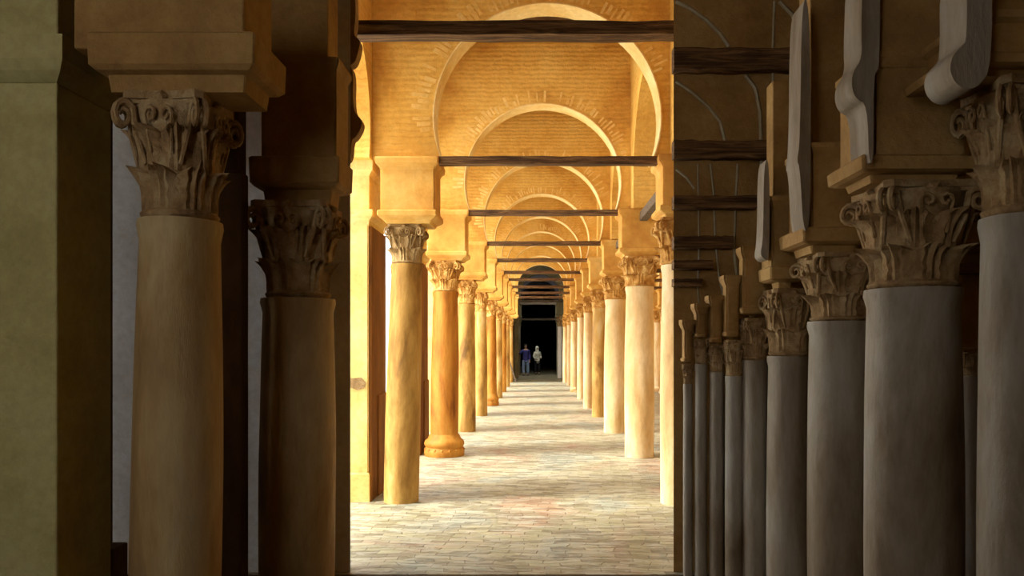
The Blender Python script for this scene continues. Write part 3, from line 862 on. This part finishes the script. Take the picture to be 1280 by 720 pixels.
# dark beams of the right side
for k, (x1, ya, yb) in enumerate(((1066, 62, 90), (992, 177, 199), (945, 246, 262), (915, 296, 311), (890, 326, 337), (876, 349, 358))):
    Y = 5.55
    beam(['longest and topmost dark beam on the shaded right wall', 'second dark beam from the top on the shaded right wall', 'third dark beam from the top on the shaded right wall',
          'fourth dark beam from the top on the shaded right wall', 'fifth dark beam down on the shaded right wall', 'short lowest dark beam by the right edge of the opening'][k],
         px(843.5, Y - .08), px(x1, Y), Y, (pz(ya, Y) + pz(yb, Y)) / 2, (yb - ya) * Y / F, .10, 'wood', 'dark beams on the shaded right wall', 120 + k)
for k, (x0, ya, yb) in enumerate(((1198, 262, 276), (1196, 304, 316), (1196, 330, 343))):
    Y = 5.55
    beam(['upper of the three short beams between the two rightmost columns', 'middle of the three short beams between the two rightmost columns', 'lowest of the three short beams between the two rightmost columns'][k],
         px(x0, Y), px(1240, Y), Y, (pz(ya, Y) + pz(yb, Y)) / 2, (yb - ya) * Y / F, .10, 'wood', 'short beams at the far right', 140 + k)
# slanting beams running towards the viewer
for k, (p, q, w) in enumerate((((1180, 62), (1212, 12), .075), ((1063, 186), (1078, 166), .07))):
    Yb = (4.3, 5.1)[k]; Ya = (3.4, 4.6)[k]
    a = Vector(at(p[0], p[1], Yb)); b = Vector(at(q[0] + 4, q[1], Ya))
    bm = bmesh.new(); d = b - a
    rings = []
    for e in (a, b):
        rings.append([bm.verts.new((e.x + sx * w, e.y, e.z + sz * w * 1.15)) for sx, sz in ((-1, -1), (1, -1), (1, 1), (-1, 1))])
    for i in range(4): bm.faces.new((rings[0][i], rings[0][(i + 1) % 4], rings[1][(i + 1) % 4], rings[1][i]))
    bm.faces.new(rings[0][::-1]); bm.faces.new(rings[1])
    tag(link('tie_beam', bm, 'wood_grey'), ['thick squared beam running forward between the two rightmost columns', 'small squared beam end beside the thick pale column'][k], 'beam', 'forward-running beams at right')

# vault lines: thin arch mouldings on the right wall
def moulding(pts, r, label):
    Y = PY - .005
    bm = bmesh.new()
    tube(bm, [(Vector(at(a, b, Y)), r) for a, b in pts], 6)
    return tag(link('plaster_moulding', bm, 'vault_line', None, 60), label, 'moulding', 'curved mouldings on the shaded right wall')
def arcp(cx, cy, R, a0, a1, n=14):
    return [(cx + R * math.cos(math.radians(a0 + (a1 - a0) * i / n)), cy - R * math.sin(math.radians(a0 + (a1 - a0) * i / n))) for i in range(n + 1)]
moulding([(845, 2), (862, 10), (884, 26), (900, 42), (911, 58)], .014, 'topmost short curved moulding beside the opening')
moulding([(974, 2), (990, 18), (1000, 38), (1004, 62)], .016, 'curved moulding above the long top beam, toward the middle')
moulding([(845, 102), (866, 116), (886, 134), (900, 152), (906, 176)], .012, 'curved moulding between the first and second beams')
moulding([(932, 94), (944, 110), (950, 140), (952, 200), (950, 300), (954, 330)], .014, 'long curved moulding descending right of the second beam')
moulding([(968, 2), (966, 60), (966, 176)], .010, 'straight upright moulding crossing the top beam')
moulding([(1020, 2), (1019, 60), (1018, 92), (1002, 180)], .013, 'upright moulding left of the third column block')
moulding([(845, 212), (858, 222), (868, 236)], .009, 'small curved moulding below the second beam')
moulding([(888, 205), (892, 240), (894, 300), (898, 340), (904, 372)], .008, 'slim wavy moulding above the sixth column')
moulding([(922, 205), (919, 260), (918, 320), (922, 352)], .010, 'slim upright moulding above the fifth column')
moulding([(872, 205), (874, 300), (872, 360), (876, 410)], .007, 'thin upright moulding above the eighth column')

# carved corbel on the left jamb, half in the light
t = thing('stone_corbel', 'small brown carved corbel projecting from the left jamb of the opening near the top', 'corbel', (xl, PY + .06, 3.3))
for (prof, nm) in (([(430, -30), (443, -30), (447, 20), (443, 48), (452, 52), (450, 66), (444, 84), (430, 84)], 'upper_scroll'),
                   ([(430, 84), (444, 84), (442, 140), (453, 150), (454, 160), (446, 174), (441, 176), (440, 200), (430, 205)], 'lower_scroll')):
    bm = bmesh.new()
    prism(bm, [(px(a, PY + .05) - xl, pz(b, PY + .05) - 3.3) for a, b in chaikin(prof)], lambda u, v, k: (u, -.05 + .10 * k, v))
    link(nm, bm, 'hall_brown', t)

# ------------------------------------------------------------ light, sky, camera
w = bpy.data.worlds.new('sky'); bpy.context.scene.world = w; w.use_nodes = True
bg = w.node_tree.nodes['Background']
bg.inputs['Color'].default_value = (1.0, .98, .94, 1); bg.inputs['Strength'].default_value = 2.0
sd = bpy.data.lights.new('sun', 'SUN'); sd.energy = 2.2; sd.angle = math.radians(14); sd.color = (1, .93, .78)
so = bpy.data.objects.new('sun', sd); C.objects.link(so)
so.rotation_euler = Vector((.66, .16, -.66)).to_track_quat('-Z', 'Y').to_euler()
cd = bpy.data.cameras.new('camera'); co = bpy.data.objects.new('camera', cd); C.objects.link(co)
cd.sensor_width = 36; cd.lens = F / 1280 * 36
cd.shift_x = -(CX - 640) / 1280; cd.shift_y = (CY - 360) / 1280
co.location = (0, 0, EYE); co.rotation_euler = (PI / 2, 0, 0)
cd.clip_start = .05; cd.clip_end = 500
S = bpy.context.scene
S.camera = co
S.view_settings.view_transform = 'Standard'; S.view_settings.look = 'None'
S.view_settings.gamma = 1; S.view_settings.use_curve_mapping = False
S.view_settings.exposure = 1.45
S.cycles.max_bounces = 10; S.cycles.diffuse_bounces = 8
S.cycles.use_denoising = True
